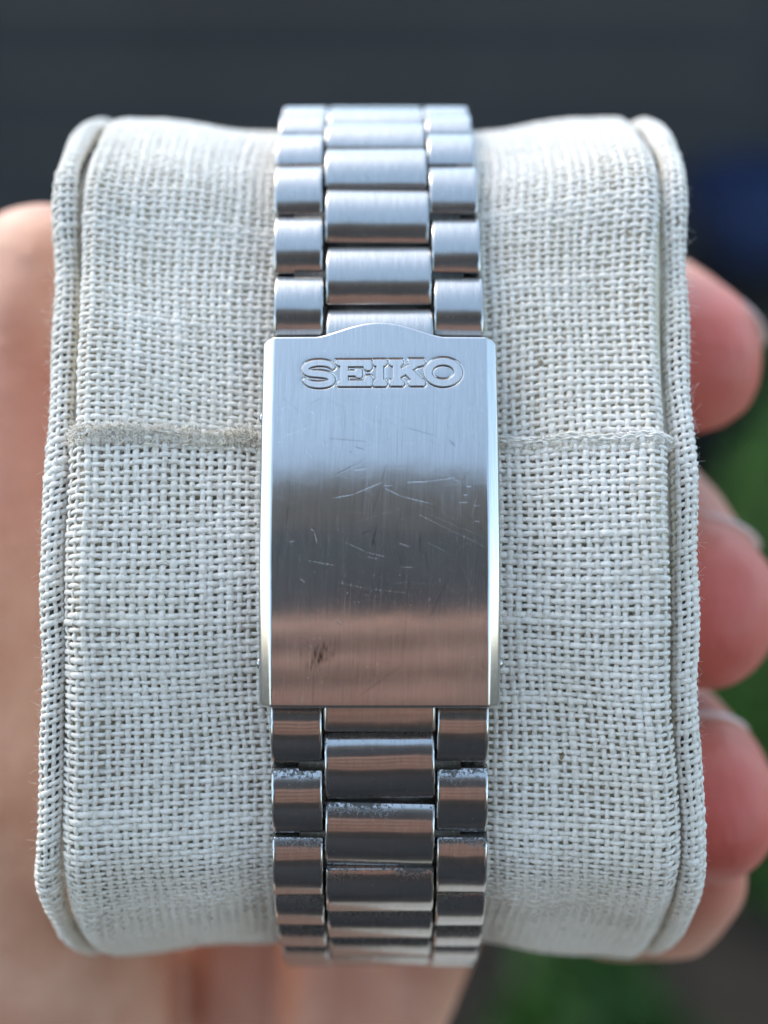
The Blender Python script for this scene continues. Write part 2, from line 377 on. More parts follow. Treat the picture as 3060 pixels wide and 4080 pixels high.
def fibres(n, pts, nrm, length, rad, seed, k=6, lift=.5):
    g = np.random.default_rng(seed)
    d = nrm*lift+g.normal(0, .6, (n, 3)); d /= np.linalg.norm(d, axis=1, keepdims=True)
    L = length*g.uniform(.35, 1.3, (n, 1)); bend = g.normal(0, .55, (n, 3))
    q = np.linspace(0, 1, k)
    path_ = pts[:, None]+d[:, None]*(L*q[None, :])[:, :, None]+bend[:, None]*(L*(q**2)[None])[:, :, None]*.9
    return tubes(path_, np.full(n, rad), 3)
# frayed cut edge of the overlapping layer: short yarn ends and loose tufts, then its top selvedge yarn on the right
g = np.random.default_rng(11)
left = lambda x: smooth(4, -2, x)
nf = 6500
fx = g.uniform(uL[0], uL[1], nf); clump = .5+.5*np.sin(fx*1.9+np.sin(fx*.7)*2)
amt = .45+.55*smooth(8, -4, fx)
P0, N0 = surf_low(fx, seam_at(fx)-g.uniform(0, 1.6, nf)*(.6+.4*amt)+.25*clump)
dirv = g.normal(0, 1, (nf, 3)); dirv += np.array([0, 0, .55]); dirv /= np.linalg.norm(dirv, axis=1, keepdims=True)
Lf = (.25+.5*g.random(nf)*amt)[:, None, None]; q = np.linspace(0, 1, 5)[None, :, None]
bend = g.normal(0, .5, (nf, 1, 3))
fp = P0[:, None]+N0[:, None]*(.05+g.uniform(0, .26, (nf, 1, 1))*(amt*(.5+.5*clump))[:, None, None])+dirv[:, None]*Lf*(q-.5)+bend*Lf*q*q
tv, tf = tubes(fp, np.array([.5, .9, 1, .8, .3])[None]*g.uniform(.018, .06, (nf, 1)), 4)
tag(link('frayed_edge', mesh('frayed_edge', tv, tf), M_FRAY, pillow), kind='stuff')
ns = 4
ex = np.linspace(9.5, uL[1], 90)
sel = []
for j in range(ns):
    pp, nn = surf_low(ex, seam_at(ex)+.10-.13*j+.05*np.sin(ex*(1.3+j)+j)+.035*np.sin(ex*7.3+j*2)); sel.append(pp+nn*(.20+.06*np.sin(ex*2.1+j*2)+.05*np.sin(ex*6.1+j))[:, None])
tv, tf = tubes(sel, np.array([.11, .10, .09, .10])[:, None]*(1+.18*np.sin(ex*1.7))[None], 7)
link('selvedge', mesh('selvedge', tv, tf), M_YARN, pillow)
# rolled edges at both ends, woven like the rest
for sgn in (-1, 1):
    cx_ = PXC+sgn*26.5; rr0 = .98
    def roll(u, v, sgn=sgn, cx_=cx_):
        # u goes round the roll (mm of its girth), v along the profile
        th = u/rr0
        wv = .10*np.sin(v*.17+sgn)+.06*np.sin(v*.41)
        y0_, z0_, ph = path(v, -3.2+.9*smooth(21, 31, np.abs(v))+1.0*np.exp(-((v-30)/5.5)**2))
        r = rr0+.08*np.sin(v*.5)
        nx, no = np.sin(th), np.cos(th)
        x = cx_+sgn*halfw(v)+wv+r*nx*.95; y = y0_-np.cos(ph)*r*no; z = z0_+np.sin(ph)*r*no
        return np.stack([x, y, z], -1), np.stack([nx, -np.cos(ph)*no, np.sin(ph)*no], -1)
    a0, a1 = (-2.6*rr0, 1.75*rr0) if sgn < 0 else (-1.75*rr0, 2.6*rr0)
    v_, f_ = weave(roll, (a0, a1), (-58, 58), .66, .66, .21, .21, .10, wob=(.15, .2), seed=20+sgn, skew=lambda u, v: .35*u)
    ed = link('rolled_edge', mesh('rolled_edge', v_, f_), M_YARN, pillow); tag(ed, kind='stuff')
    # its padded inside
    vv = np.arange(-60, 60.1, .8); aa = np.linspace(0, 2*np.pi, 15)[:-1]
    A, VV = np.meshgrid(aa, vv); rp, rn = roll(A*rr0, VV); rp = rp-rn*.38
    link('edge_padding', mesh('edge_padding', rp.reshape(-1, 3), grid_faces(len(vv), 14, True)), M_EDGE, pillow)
# fuzz
nfz = 11000
fx = g.uniform(PXC-25, PXC+25, nfz); fsv = g.uniform(-44, 40, nfz)
P0, N0 = pillow_surface(fx, fsv, .25); keep = np.abs(fx) > 9
low = fsv < SEAM; P0[low] = surf_low(fx, fsv)[0][low]+N0[low]*.2
v1, f1 = fibres(int(keep.sum()), P0[keep], N0[keep], .55, .009, 5)
nz = 900
fz = g.uniform(-42, 38, nz); sg = g.choice([-1, 1], nz)
yy, zz, ph = path(fz, -3.2+.5*np.sin(fz*.06)); P0 = np.stack([PXC+sg*(27.6+halfw(fz)), yy, zz], -1); N0 = np.stack([sg*.9, -np.cos(ph)*.4, np.sin(ph)*.4], -1)
v2, f2 = fibres(nz, P0, N0, .5, .009, 6)
nq = 20000
fx = g.uniform(PXC-24.6, PXC+24.6, nq); fsv = g.uniform(-42, 38, nq); kq = np.abs(fx) > 8.6; fx, fsv = fx[kq], fsv[kq]; nq = len(fx)
P0, N0 = pillow_surface(fx, fsv, .16); low = fsv < SEAM; P0[low] = surf_low(fx, fsv)[0][low]+N0[low]*.16
an = g.uniform(0, 6.28, nq); ex_ = np.stack([np.cos(an), np.zeros(nq), np.sin(an)], -1); ex_ -= N0*(ex_*N0).sum(1, keepdims=True)
q4 = np.linspace(0, 1, 4)[None, :, None]; Lq = g.uniform(.2, .75, (nq, 1, 1))
v3, f3 = tubes(P0[:, None]+ex_[:, None]*Lq*(q4-.5)+g.normal(0, .35, (nq, 1, 3))*Lq*q4*(1-q4)+N0[:, None]*(.05+.25*q4*(1-q4)), np.full(nq, .013), 3)
f2 = f2+len(v1); v1 = np.concatenate([v1, v2]); f1 = np.concatenate([f1, f2]); v2, f2 = v3, f3
tag(link('loose_fibres', mesh('loose_fibres', np.concatenate([v1, v2]), np.concatenate([f1, f2+len(v1)])), M_YARN, pillow), kind='stuff')

# ------------------------------------------------------------------ bracelet
bracelet = empty('watch_bracelet', AMAT)
tag(bracelet, 'scratched stainless steel three-row watch bracelet with folding clasp round the linen pillow', 'watch bracelet')
PITCH_L = 6.045
BX = -.35                                           # bracelet's middle
def link_mesh(name, wd, ln=5.74, rad=4.35, th=2.7):
    h = ln/2; prof = []
    ang = math.asin((h-.16)/rad)
    for a in np.linspace(-ang, ang, 19): prof.append((rad*math.sin(a), rad*math.cos(a)-rad))
    l, d = prof[-1]
    for k in (1, 2, 3):                             # fillet to the end face
        a = ang+(math.pi/2-ang)*k/3; prof.append((l+.17*(math.sin(a)-math.sin(ang)), d-.17*(math.cos(ang)-math.cos(a))))
    prof += [(h-.01, -th+.3), (h-.3, -th)]
    prof += [(-p[0], p[1]) for p in prof[::-1] if p[0] > h-.4][0:2]
    lf = [(-p[0], p[1]) for p in prof[19:22][::-1]]
    prof = prof[:24]+[(-(h-.3), -th), (-(h-.01), -th+.3)]+lf
    n = len(prof); pr = np.array(prof); cen = np.array([0, -th*.45])
    V = []
    e = .16
    for x, inset in ((-wd/2, .16), (-wd/2+.05, .05), (-wd/2+e, 0), (-wd/2+e+.14, 0), (wd/2-e-.14, 0), (wd/2-e, 0), (wd/2-.05, .05), (wd/2, .16)):
        dl = pr-cen; k = 1-inset/np.maximum(np.linalg.norm(dl, axis=1), .3)
        pp = cen+dl*k[:, None]
        for (l, d) in pp: V.append((x, -d, l))      # local: x across, y inwards, z along the bracelet
    fs = []
    for r in range(7):
        for j in range(n):
            j2 = (j+1) % n; fs.append([r*n+j, r*n+j2, (r+1)*n+j2, (r+1)*n+j])
    fs.append([j for j in range(n)][::-1]); fs.append([7*n+j for j in range(n)])
    bm = bmesh.new(); vs_ = [bm.verts.new(Vector(v)*MM) for v in V]
    for f in fs: bm.faces.new([vs_[i] for i in f])
    bmesh.ops.recalc_face_normals(bm, faces=bm.faces)
    for f in bm.faces: f.smooth = len(f.verts) == 4
    for ed in bm.edges:
        if len(ed.link_faces) == 2 and ed.calc_face_angle(0) > R(40): ed.smooth = False
    me = bpy.data.meshes.new(name); bm.to_mesh(me); bm.free()
    return me
CW, OW, GAP = 8.95, 4.15, .20
ME_C = link_mesh('centre_link', CW); ME_O = link_mesh('outer_link', OW)
ME_C.materials.append(M_LINK); ME_O.materials.append(M_LINK)
def place(name, me, s, x, m, jit=.6, roll=0):
    y, z, ph = path(s, 0.0)
    o = link(name, me, None, bracelet)
    rx = -float(ph)+R(random.uniform(-jit, jit)*3)
    o.matrix_local = Matrix.Translation(Vector((x, float(y), float(z)))*MM) @ Matrix.Rotation(rx, 4, 'X') @ Matrix.Rotation(R(roll+random.uniform(-jit, jit)), 4, 'Y') @ Matrix.Rotation(R(random.uniform(-jit, jit)*.6), 4, 'Z')
    o.material_slots[0].link = 'OBJECT'; o.material_slots[0].material = m
    return o
S_U, S_L = s_at(1203), s_at(2918)
def lean(s): return BX-.45*float(smooth(12, 40, s))
def pin(s, x0, x1, r, depth):
    y, z, ph = path(s, -depth)
    k = 14; V = []; 
    for x in (x0, x1):
        for j in range(k): V.append((x, r*math.cos(j*2*math.pi/k), r*math.sin(j*2*math.pi/k)))
    fs = [[j, (j+1) % k, k+(j+1) % k, k+j] for j in range(k)]+[list(range(k))[::-1], list(range(k, 2*k))]
    o = link('link_pin', mesh('link_pin', V, fs), M_DARK, bracelet)
    o.matrix_local = Matrix.Translation(Vector((0, float(y), float(z)))*MM) @ Matrix.Rotation(-float(ph), 4, 'X')
    return o
for k in range(-1, 8):
    s = S_U+PITCH_L*(k+.5); lx = lean(s)
    place('centre_link', ME_C, s, lx, M_LINK)
    so_ = s-PITCH_L/2+ (0.0)
    if k >= -0:
        for sg in (-1, 1): place('outer_link', ME_O, so_, lx+sg*(CW/2+GAP+OW/2), M_LINK, .8)
        pin(so_+PITCH_L/2, lx-7.2, lx+7.2, 1.0, 1.75); pin(so_, lx-4.4, lx+4.4, .9, 2.2)
for k in range(-1, 8):
    s = -(abs(S_L)+PITCH_L*(k+.5)); lx = lean(s)
    if k >= 0: place('centre_link', ME_C, s, lx, M_GRIMY, .9, 1.4 if k == 1 else 0)
    so_ = s
    if k >= 0:
        for sg in (-1, 1): place('outer_link', ME_O, so_+PITCH_L/2+(-.25 if sg > 0 else .1)*0, lx+sg*(CW/2+GAP+OW/2), M_GRIMY, .9)
        pin(so_, lx-6.6, lx+6.6, 1.0, 1.75); pin(so_-PITCH_L/2, lx-4.4, lx+4.4, .9, 2.2)
# the end piece between the outer links, half hidden under each end of the clasp
for s in (S_U-PITCH_L*.5, S_L+PITCH_L*.42):
    pass
ME_E = link_mesh('end_link', CW, ln=5.9, rad=10.0); ME_E.materials.append(M_GRIMY)
e_ = place('end_link', ME_E, S_L+PITCH_L*.5, BX, M_GRIMY, .2); e_.matrix_basis = e_.matrix_basis @ Matrix.Rotation(R(-9), 4, 'X')

# clasp: a curved cover with folded-down sides, stamped lettering and years of scratches
COFF = 1.15                                        # its top lies this far above the links
CHW = 9.7
s_sh, s_bot = s_at(1338, COFF), s_at(2824, COFF)
def s_top(x):
    a = np.abs(x)
    arch = 1.30*(0.5+0.5*np.cos(np.pi*np.clip(a/5.3, 0, 1)))**.72
    cr = np.clip(a-(CHW-.55), 0, .55)
    return s_sh+arch-(.55-np.sqrt(np.clip(.55**2-cr**2, 0, 1)))
# letters as polygons in pixels of an enlarged view, y down
K2 = 750/1659.0
def stroke(pts, rad):
    p = np.array(pts, float); t_ = np.gradient(p, axis=0); t_ /= np.linalg.norm(t_, axis=1, keepdims=True)
    nn = np.stack([-t_[:, 1], t_[:, 0]], -1); r = np.array(rad, float)[:, None]
    return np.concatenate([p+nn*r, (p-nn*r)[::-1]])
def ell(cx, cy, rx, ry, n=44): a = np.arange(n)*2*np.pi/n; return np.stack([cx+rx*np.cos(a), cy+ry*np.sin(a)], -1)
def resamp(p, n):
    p = np.array(p, float); d = np.concatenate([[0], np.cumsum(np.linalg.norm(np.diff(p, axis=0), axis=1))]); q = np.linspace(0, d[-1], n)
    x = np.stack([np.interp(q, d, p[:, 0]), np.interp(q, d, p[:, 1])], -1)
    for _ in range(2): x[1:-1] = (x[:-2]+2*x[1:-1]+x[2:])/4
    return x
S_c = resamp([(398, 262), (384, 236), (350, 220), (290, 211), (225, 214), (168, 230), (138, 262), (150, 292), (200, 306), (280, 310), (345, 320), (390, 350), (380, 384), (330, 402), (270, 408), (205, 402), (160, 384), (134, 358)], 46)
S_r = np.interp(np.linspace(0, 1, 46), [0, .05, .12, .3, .5, .7, .88, .95, 1], [14, 21, 23, 25, 26, 26, 23, 21, 13])
E_p = [(418,190),(725,190),(732,205),(730,262),(714,278),(690,278),(670,264),(662,243),(520,243),(520,285),(588,285),(600,268),(618,262),(640,268),(646,285),(646,330),(632,345),(612,345),(598,335),(590,325),(520,325),(520,372),(666,372),(676,345),(690,330),(712,328),(732,340),(738,360),(736,410),(725,418),(438,418),(428,405),(430,390),(445,376),(458,372),(458,240),(440,236),(425,225),(415,208)]
I_p = [(748,187),(858,187),(866,200),(862,222),(845,238),(832,242),(832,362),(850,368),(864,382),(866,405),(855,418),(755,418),(744,405),(746,382),(760,366),(776,362),(776,242),(760,236),(744,222),(741,200)]
K_p = [(890,187),(1000,187),(1010,200),(1005,222),(985,238),(985,268),(1064,232),(1052,214),(1052,194),(1062,183),(1185,183),(1198,195),(1200,215),(1188,230),(1165,238),(1132,246),(1092,274),(1155,332),(1175,356),(1193,362),(1204,378),(1202,402),(1190,414),(1075,414),(1060,402),(1058,382),(1070,366),(1082,362),(1034,312),(985,338),(985,362),(1000,366),(1015,382),(1018,402),(1005,415),(900,415),(887,402),(888,382),(900,366),(922,362),(922,242),(905,236),(888,222),(884,200)]
def l2c(p):
    p = np.array(p, float)*K2+np.array([1150, 1350])
    sl_, sh_ = s_at(1550, COFF), s_at(1425, COFF)
    s = sl_+(1550-p[:, 1])/125*(sh_-sl_)
    y, z, _ = path(s, COFF); d = DIST+y*math.cos(TILT)+z*math.sin(TILT)
    return np.stack([(p[:, 0]-CX)*d/FPX-BX, s], -1)
LET = [[l2c(stroke(S_c, S_r))], [l2c(E_p)], [l2c(I_p)], [l2c(K_p)], [l2c(ell(1362, 295, 166, 124)), l2c(ell(1362, 295, 102, 68))]]
def sdist(X, Y):
    """signed distance to the lettering (negative inside)"""
    pts = np.stack([X.ravel(), Y.ravel()], -1); best = np.full(len(pts), 9.); ins = np.zeros(len(pts), bool)
    for loops in LET:
        inl = np.zeros(len(pts), bool)
        for lp in loops:
            for a, b_ in zip(lp, np.roll(lp, -1, 0)):
                d = b_-a; l2 = max((d*d).sum(), 1e-12); q = np.clip(((pts-a)@d)/l2, 0, 1)
                best = np.minimum(best, np.hypot(*(pts-a-q[:, None]*d).T))
                c = ((a[1] > pts[:, 1]) != (b_[1] > pts[:, 1])) & (pts[:, 0] < (b_[0]-a[0])*(pts[:, 1]-a[1])/(b_[1]-a[1]+1e-12)+a[0])
                inl ^= c
        ins |= inl
    return np.where(ins, -best, best).reshape(X.shape)
lmin = np.min([l.min(0) for L in LET for l in L], 0)-.6; lmax = np.max([l.max(0) for L in LET for l in L], 0)+.6
# cross-section: crowned top, soft shoulder, vertical side
flat = np.linspace(-8.62, 8.62, 388)
ang_ = np.concatenate([np.linspace(4, 34, 7), np.full(6, 36.), np.linspace(50, 90, 5)]); stp = np.concatenate([np.full(7, .05), np.full(6, .19), np.full(5, .10)])
shx = 8.62+np.cumsum(np.cos(np.radians(ang_))*stp); shd = np.cumsum(np.sin(np.radians(ang_))*stp)
k_s = (CHW-8.62)/(shx[-1]-8.62); shx = 8.62+(shx-8.62)*k_s; shd = shd*k_s
csx = np.concatenate([-shx[::-1], flat, shx]); csd = np.concatenate([shd[::-1], flat*0, shd])
csd = csd+.0011*csx**2
csx = np.concatenate([[-9.66, -CHW], csx, [CHW, 9.66]]); csd = np.concatenate([[3.6, 2.2], csd, [2.2, 3.6]])
csx = np.clip(csx, -CHW, CHW)
srow = np.concatenate([np.arange(s_bot+.25, lmin[1], .062), np.arange(lmin[1], lmax[1], .045), np.arange(lmax[1], s_sh-.3, .07)])
nrow = len(srow); topq = np.linspace(0, 1, 12)[1:]
X = np.broadcast_to(csx, (nrow+len(topq), len(csx))).copy()
Srow = np.concatenate([np.broadcast_to(srow[:, None], (nrow, len(csx))), srow[-1]+topq[:, None]*(s_top(csx)-.22-srow[-1])[None]])
Dp = np.broadcast_to(csd, X.shape).copy()
# lettering moat
li = np.where((Srow[:, 5] > lmin[1]-.05) & (Srow[:, 5] < lmax[1]+.05))[0]; lj = np.where((csx > lmin[0]) & (csx < lmax[0]))[0]
sub = np.ix_(li, lj); dd = sdist(X[sub], Srow[sub])
Dp[sub] += np.where(dd > 0, .10*np.exp(-(dd/.11)**2)+.03*np.exp(-(dd/.35)**2), .14)
wear_groove = np.zeros(X.shape)
pit = np.random.default_rng(9).random(dd.shape)
wear_groove[sub] -= np.where(dd > 0, np.clip(np.exp(-(dd/.08)**2)*.2+(.3*np.exp(-(dd/.35)**2))*(pit > .72), 0, 1), 0)  # darker in the moat close to the letters, with random dark pits
# scratches read off an enlarged view (pixels), sign: + bright, - dark
SC = [((245,710),(430,645),.35),((430,645),(620,575),.25),((515,715),(740,735),-.6),((670,765),(725,780),-.9),((950,650),(1140,703),-.55),((560,925),(700,855),-.5),((700,855),(745,815),-.3),((665,897),(735,888),.9),
((545,1060),(660,1038),.95),((660,1038),(820,970),.8),((820,970),(850,870),-.6),((825,990),(885,985),.6),((845,1005),(940,1050),.8),((940,1050),(1110,1092),.8),((970,968),(1095,962),1),((1095,962),(1240,940),.6),((820,985),(770,1150),-.5),((1030,1150),(1180,1225),.6),((1180,1225),(1420,1340),.5),
((415,1235),(435,1250),1),((435,1250),(452,1322),1),((292,1312),(322,1305),1),((620,1315),(740,1372),.8),((740,1372),(855,1400),.9),((920,1318),(988,1340),1),((395,1418),(560,1448),.9),((735,1395),(810,1412),.8),((1080,1310),(1235,1388),.6),((930,1455),(1010,1457),.9),((355,1522),(382,1546),1),((705,1265),(765,1245),-.9),((765,1335),(795,1230),-1),((770,1300),(785,1335),-.9),((1045,1260),(1042,1370),-.8),((920,1370),(940,1455),-.7),((1075,1365),(1090,1470),-.6),((275,1215),(285,1100),-.8),((570,1545),(740,1580),.5),((740,1580),(990,1608),.4),((1210,1510),(1090,1750),-.5),((880,1552),(980,1540),.4),((1270,1085),(1320,1083),.8),((1310,992),(1340,990),1),((1295,1040),(1318,1041),.9),((1355,1192),(1390,1194),1),((1350,1100),(1390,1102),.5),((250,480),(350,560),-.25),((410,520),(480,480),-.4),((670,1200),(940,1120),.3),((1085,1150),(1430,1290),.35),
((1210,722),(1245,752),-.8),((1215,735),(1250,765),-.6),((570,1765),(590,1785),1),((680,2205),(930,2030),-.5),((1350,1950),(1330,2200),.3),((760,1945),(825,1990),.5),((640,790),(650,800),-.8),((385,780),(430,840),.6),((480,735),(490,765),.6),((410,560),(440,575),.7)]
g = np.random.default_rng(21)
extra = []
for _ in range(420):
    a = np.array([g.uniform(170, 1440), g.uniform(480, 2250)]); L = g.uniform(15, 130); an = g.normal(.35, .5) if g.random() < .6 else g.uniform(0, 3.14)
    extra.append((tuple(a), tuple(a+L*np.array([math.cos(an), math.sin(an)])), g.choice([-1, 1])*g.uniform(.03, .17)))
for _ in range(700):                                # fine brush lines running down the cover
    a = np.array([g.uniform(165, 1450), g.uniform(300, 2150)]); L = g.uniform(60, 420)
    extra.append((tuple(a), tuple(a+L*np.array([-.07+g.normal(0, .02), 1])), g.choice([-1, 1])*g.uniform(.03, .12)))
rows_py = np.array([project(0, *path(s, COFF)[:2])[1] for s in Srow[:, 200]])
row_d = np.array([DIST+path(s, COFF)[0]*math.cos(TILT)+path(s, COFF)[1]*math.sin(TILT) for s in Srow[:, 200]])
for (a, b_, st) in [(p, q_, v*.65) for p, q_, v in SC]+extra:
    q = []
    for (px, py) in (a, b_):
        py = 1250+py*.6932; px = 950+px*.6932
        ri = np.interp(-py, -rows_py, np.arange(len(rows_py))); d = np.interp(ri, np.arange(len(rows_py)), row_d)
        q.append(((px-CX)*d/FPX-BX, np.interp(ri, np.arange(len(rows_py)), Srow[:, 200])))
    (xa, sa), (xb, sb) = q
    wd = .04
    i0 = max(0, np.searchsorted(Srow[:, 200], min(sa, sb)-.15)); i1 = min(len(rows_py), np.searchsorted(Srow[:, 200], max(sa, sb)+.15))
    j0, j1 = np.searchsorted(csx, min(xa, xb)-.15), np.searchsorted(csx, max(xa, xb)+.15)
    j0 = max(j0, 8); j1 = min(j1, len(csx)-8)
    if i1 <= i0 or j1 <= j0: continue
    xx = X[i0:i1, j0:j1]; ss = Srow[i0:i1, j0:j1]
    d = np.array([xb-xa, sb-sa]); l2 = (d*d).sum()+1e-9
    t_ = np.clip(((xx-xa)*d[0]+(ss-sa)*d[1])/l2, 0, 1)
    dist = np.hypot(xx-xa-t_*d[0], ss-sa-t_*d[1])
    k = np.exp(-(dist/wd)**2)*(1-.6*np.abs(2*t_-1)**3)
    wear_groove[i0:i1, j0:j1] += st*k; Dp[i0:i1, j0:j1] += .004*abs(st)*k
# the black rubbed-off smudge near the lower end
g = np.random.default_rng(4)
for _ in range(60):
    px, py = g.normal(1275, 28), g.normal(2610, 26); L = g.uniform(.12, .34)
    s0 = np.interp(-py, -rows_py, Srow[:, 200]); x0 = (px-1512)/49.5
    kk = np.exp(-((X-x0)/.07)**2-((Srow-s0)/L)**2); wear_groove -= .30*kk
wear_groove = np.clip(wear_groove, -1, 1)
def rim(Sv, dd_, x):                                # rows that round over and close an end
    return Sv, dd_, x
rowsS = [Srow]; rowsD = [Dp]; rowsX = [X]
tS = s_top(csx); ins = np.sign(csx)
for ds, dz in ((-.10, .035), (-.02, .12), (0, .24), (0, 1.3)):
    rowsS.append((tS+ds)[None]); rowsD.append((csd+dz)[None]); rowsX.append(csx[None])
bS, bD, bX = [], [], []
for ds, dz in ((0, 1.2), (.0, .22), (.03, .11), (.12, .03)):
    bS.append((s_bot+ds+0*csx)[None]); bD.append((csd+dz)[None]); bX.append(csx[None])
Sa = np.concatenate(bS+rowsS); Da = np.concatenate(bD+rowsD); Xa = np.concatenate(bX+rowsX)
wear_groove = np.concatenate([np.zeros((4, len(csx))), wear_groove, np.zeros((4, len(csx)))])
def clasp_pt(x, s, d):
    y, z, _ = path(s, COFF-d); return np.stack([x+BX+0*y, y, z], -1)
Pc = clasp_pt(Xa, Sa, Da)
me = mesh('clasp_cover', Pc.reshape(-1, 3), grid_faces(*Xa.shape)[:, ::-1].copy())
at = me.attributes.new('wear_groove', 'FLOAT', 'POINT'); at.data.foreach_set('value', wear_groove.ravel().astype(np.float32))
cover = link('clasp_cover', me, M_CLASP, bracelet)
for loops in LET:                                   # raised letters, warped on to the cover
    cu = bpy.data.curves.new('letter', 'CURVE'); cu.dimensions = '2D'; cu.fill_mode = 'FRONT'
    cu.extrude = .085; cu.bevel_depth = .045; cu.bevel_resolution = 2; cu.offset = -.03
    for lp in loops:
        sp = cu.splines.new('POLY'); sp.points.add(len(lp)-1); sp.use_cyclic_u = True
        for p_, c_ in zip(sp.points, lp): p_.co = (c_[0], c_[1], 0, 1)
    tmp = bpy.data.objects.new('letter', cu); col.objects.link(tmp)
    dg = bpy.context.evaluated_depsgraph_get(); dg.update()
    lm = bpy.data.meshes.new_from_object(tmp.evaluated_get(dg)); bpy.data.objects.remove(tmp); bpy.data.curves.remove(cu)
    c_ = np.array([v.co[:] for v in lm.vertices])
    q = clasp_pt(c_[:, 0], c_[:, 1], .10-c_[:, 2]+.0011*c_[:, 0]**2-.0)*MM
    lm.vertices.foreach_set('co', q.ravel()); lm.update()
    for p_ in lm.polygons: p_.use_smooth = False
    lm.materials.clear(); link('raised_letter', lm, M_LETTER, cover)
# rivet heads on the clasp's sides
def knob(x, sgn, py, r=.5):
    s = s_at(py, COFF); y, z, ph = path(s, COFF-1.75)
    bm = bmesh.new(); bmesh.ops.create_uvsphere(bm, u_segments=16, v_segments=10, radius=r*MM)
    for v in bm.verts: v.co.x *= .75
    for f in bm.faces: f.smooth = True
    me = bpy.data.meshes.new('hinge_pin'); bm.to_mesh(me); bm.free()
    o = link('hinge_pin', me, M_LINK, bracelet); o.location = Vector((x+BX, float(y), float(z)))*MM
knob(-CHW+.02, -1, 2655); knob(CHW-.02, 1, 2655); knob(-CHW+.02, -1, 1640, .42)
# clasp inner leaf under the cover
sl_ = np.linspace(s_bot+1.0, s_sh-1.0, 40)
V = []
for s in sl_:
    for x, d in ((-8.9, 2.2), (8.9, 2.2), (8.9, 3.2), (-8.9, 3.2)): V.append(clasp_pt(np.array(x), np.array(s), d))
link('clasp_leaf', mesh('clasp_leaf', np.array(V), grid_faces(40, 4, True)), M_DARK, bracelet)

# ------------------------------------------------------------------ hand holding the pillow from behind
def capsule_body(name, chains, voxel, mat_, parent, flush_shade=None, smooth_it=6):
    """tapered capsule chains fused into one continuous surface"""
    bm = bmesh.new()
    for ch in chains:
        for (a, ra), (b_, rb) in zip(ch[:-1], ch[1:]):
            a, b_ = Vector(a), Vector(b_); n = max(2, int((b_-a).length/(.35*min(ra, rb)))+1)
            for k in range(n+1):
                q = k/n; bmesh.ops.create_icosphere(bm, subdivisions=2, radius=(ra+(rb-ra)*q)*MM, matrix=Matrix.Translation(a.lerp(b_, q)*MM))
    me = bpy.data.meshes.new(name); bm.to_mesh(me); bm.free()
    o = link(name, me, None, parent)
    m1 = o.modifiers.new('remesh', 'REMESH'); m1.mode = 'VOXEL'; m1.voxel_size = voxel*MM
    m2 = o.modifiers.new('smooth', 'SMOOTH'); m2.iterations = smooth_it; m2.factor = .5
    dg = bpy.context.evaluated_depsgraph_get(); dg.update()
    nm = bpy.data.meshes.new_from_object(o.evaluated_get(dg)); o.modifiers.clear(); o.data = nm; bpy.data.meshes.remove(me); nm.name = name
    nm.materials.clear(); nm.materials.append(mat_); nm.polygons.foreach_set('use_smooth', np.ones(len(nm.polygons), bool))
    if flush_shade:
        c = np.empty(len(nm.vertices)*3); nm.vertices.foreach_get('co', c); c = c.reshape(-1, 3)/MM
        f = np.zeros(len(c))
        for (p_, r_, k_) in flush_shade: f = np.maximum(f, k_*np.exp(-(np.linalg.norm(c-np.array(p_), axis=1)/r_)**2))
        a_ = nm.attributes.new('flush_shade', 'FLOAT', 'POINT'); a_.data.foreach_set('value', f.astype(np.float32))
    nm.update()
    return o
person = empty('person', AMAT)
tag(person, 'bare left hand cupping the pillow from behind, thumb left, fingertips along the right edge', 'person')
tips = [(31.6, 29, 21.8), (31.9, 28, -3.8), (31.4, 28, -22.6)]
chains = []
for i, tp in enumerate(tips):
    t_ = Vector(tp); r = (7.2, 7.3, 6.6)[i]; k_ = (1.0, 1.25, .85)[i]
    chains.append([((2, 62, tp[2]*.85+12), 9), ((18, 60, tp[2]+15*k_), 8), ((27, 50, tp[2]+14*k_), 6.8), ((30.5, 38, tp[2]+7.5*k_), r*.86), ((31.6, 31, tp[2]+2), r*.97), (tp, r), ((31.3, 27, tp[2]-2.2), r*.95)])
chains.append([((2, 60, -14), 9), ((14, 58, -30), 7.0), ((24, 48, -34), 6.0), ((29.5, 40, -33.5), 5.9), ((31.0, 35, -30.5), 5.6)])
chains.append([((-34.5, 27, 28.5), 8.6), ((-36, 28, 23), 10), ((-38, 31, 0), 10.5), ((-40, 36, -18), 13), ((-38, 44, -32), 15), ((-36, 50, -48), 15), ((-34, 58, -80), 16)])
chains.append([((-18, 66, 26), 11), ((-16, 66, -10), 12), ((-14, 64, -36), 11), ((-14, 66, -80), 14)])
chains.append([((0, 66, 30), 10), ((0, 66, -10), 11), ((0, 62, -32), 8)])
chains.append([((-16, 54, -30), 5.5), ((-16.2, 54, -44), 5.8), ((-18, 58, -80), 8)])
chains.append([((-4.4, 50, -30), 6.6), ((-4.6, 51, -44), 6.9), ((-9, 56, -80), 8)])
chains.append([((8, 52, -30), 4.8), ((5.8, 52, -38), 4.9), ((1.8, 53, -47), 5.0), ((-6, 57, -72), 7)])
chains.append([((-18, 66, -78), 20), ((-28, 66, -150), 24), ((-60, 60, -260), 30)])
flush_shade = [((tp[0]-1, tp[1]-4, tp[2]-2), 12.5, .95) for tp in tips]+[((-36, 22, 12), 12, .30), ((-15, 50, -42), 7, .2), ((-2, 46, -40), 9, .25), ((31, 34, -31), 7, .25)]  # fingertips flushed; the palm spots paint red shade between the folds
hand = capsule_body('hand', chains, 1.1, M_SKIN, person, flush_shade, 7)
M_NAIL = plain('fingernail', (.66, .47, .43), .25, .6)
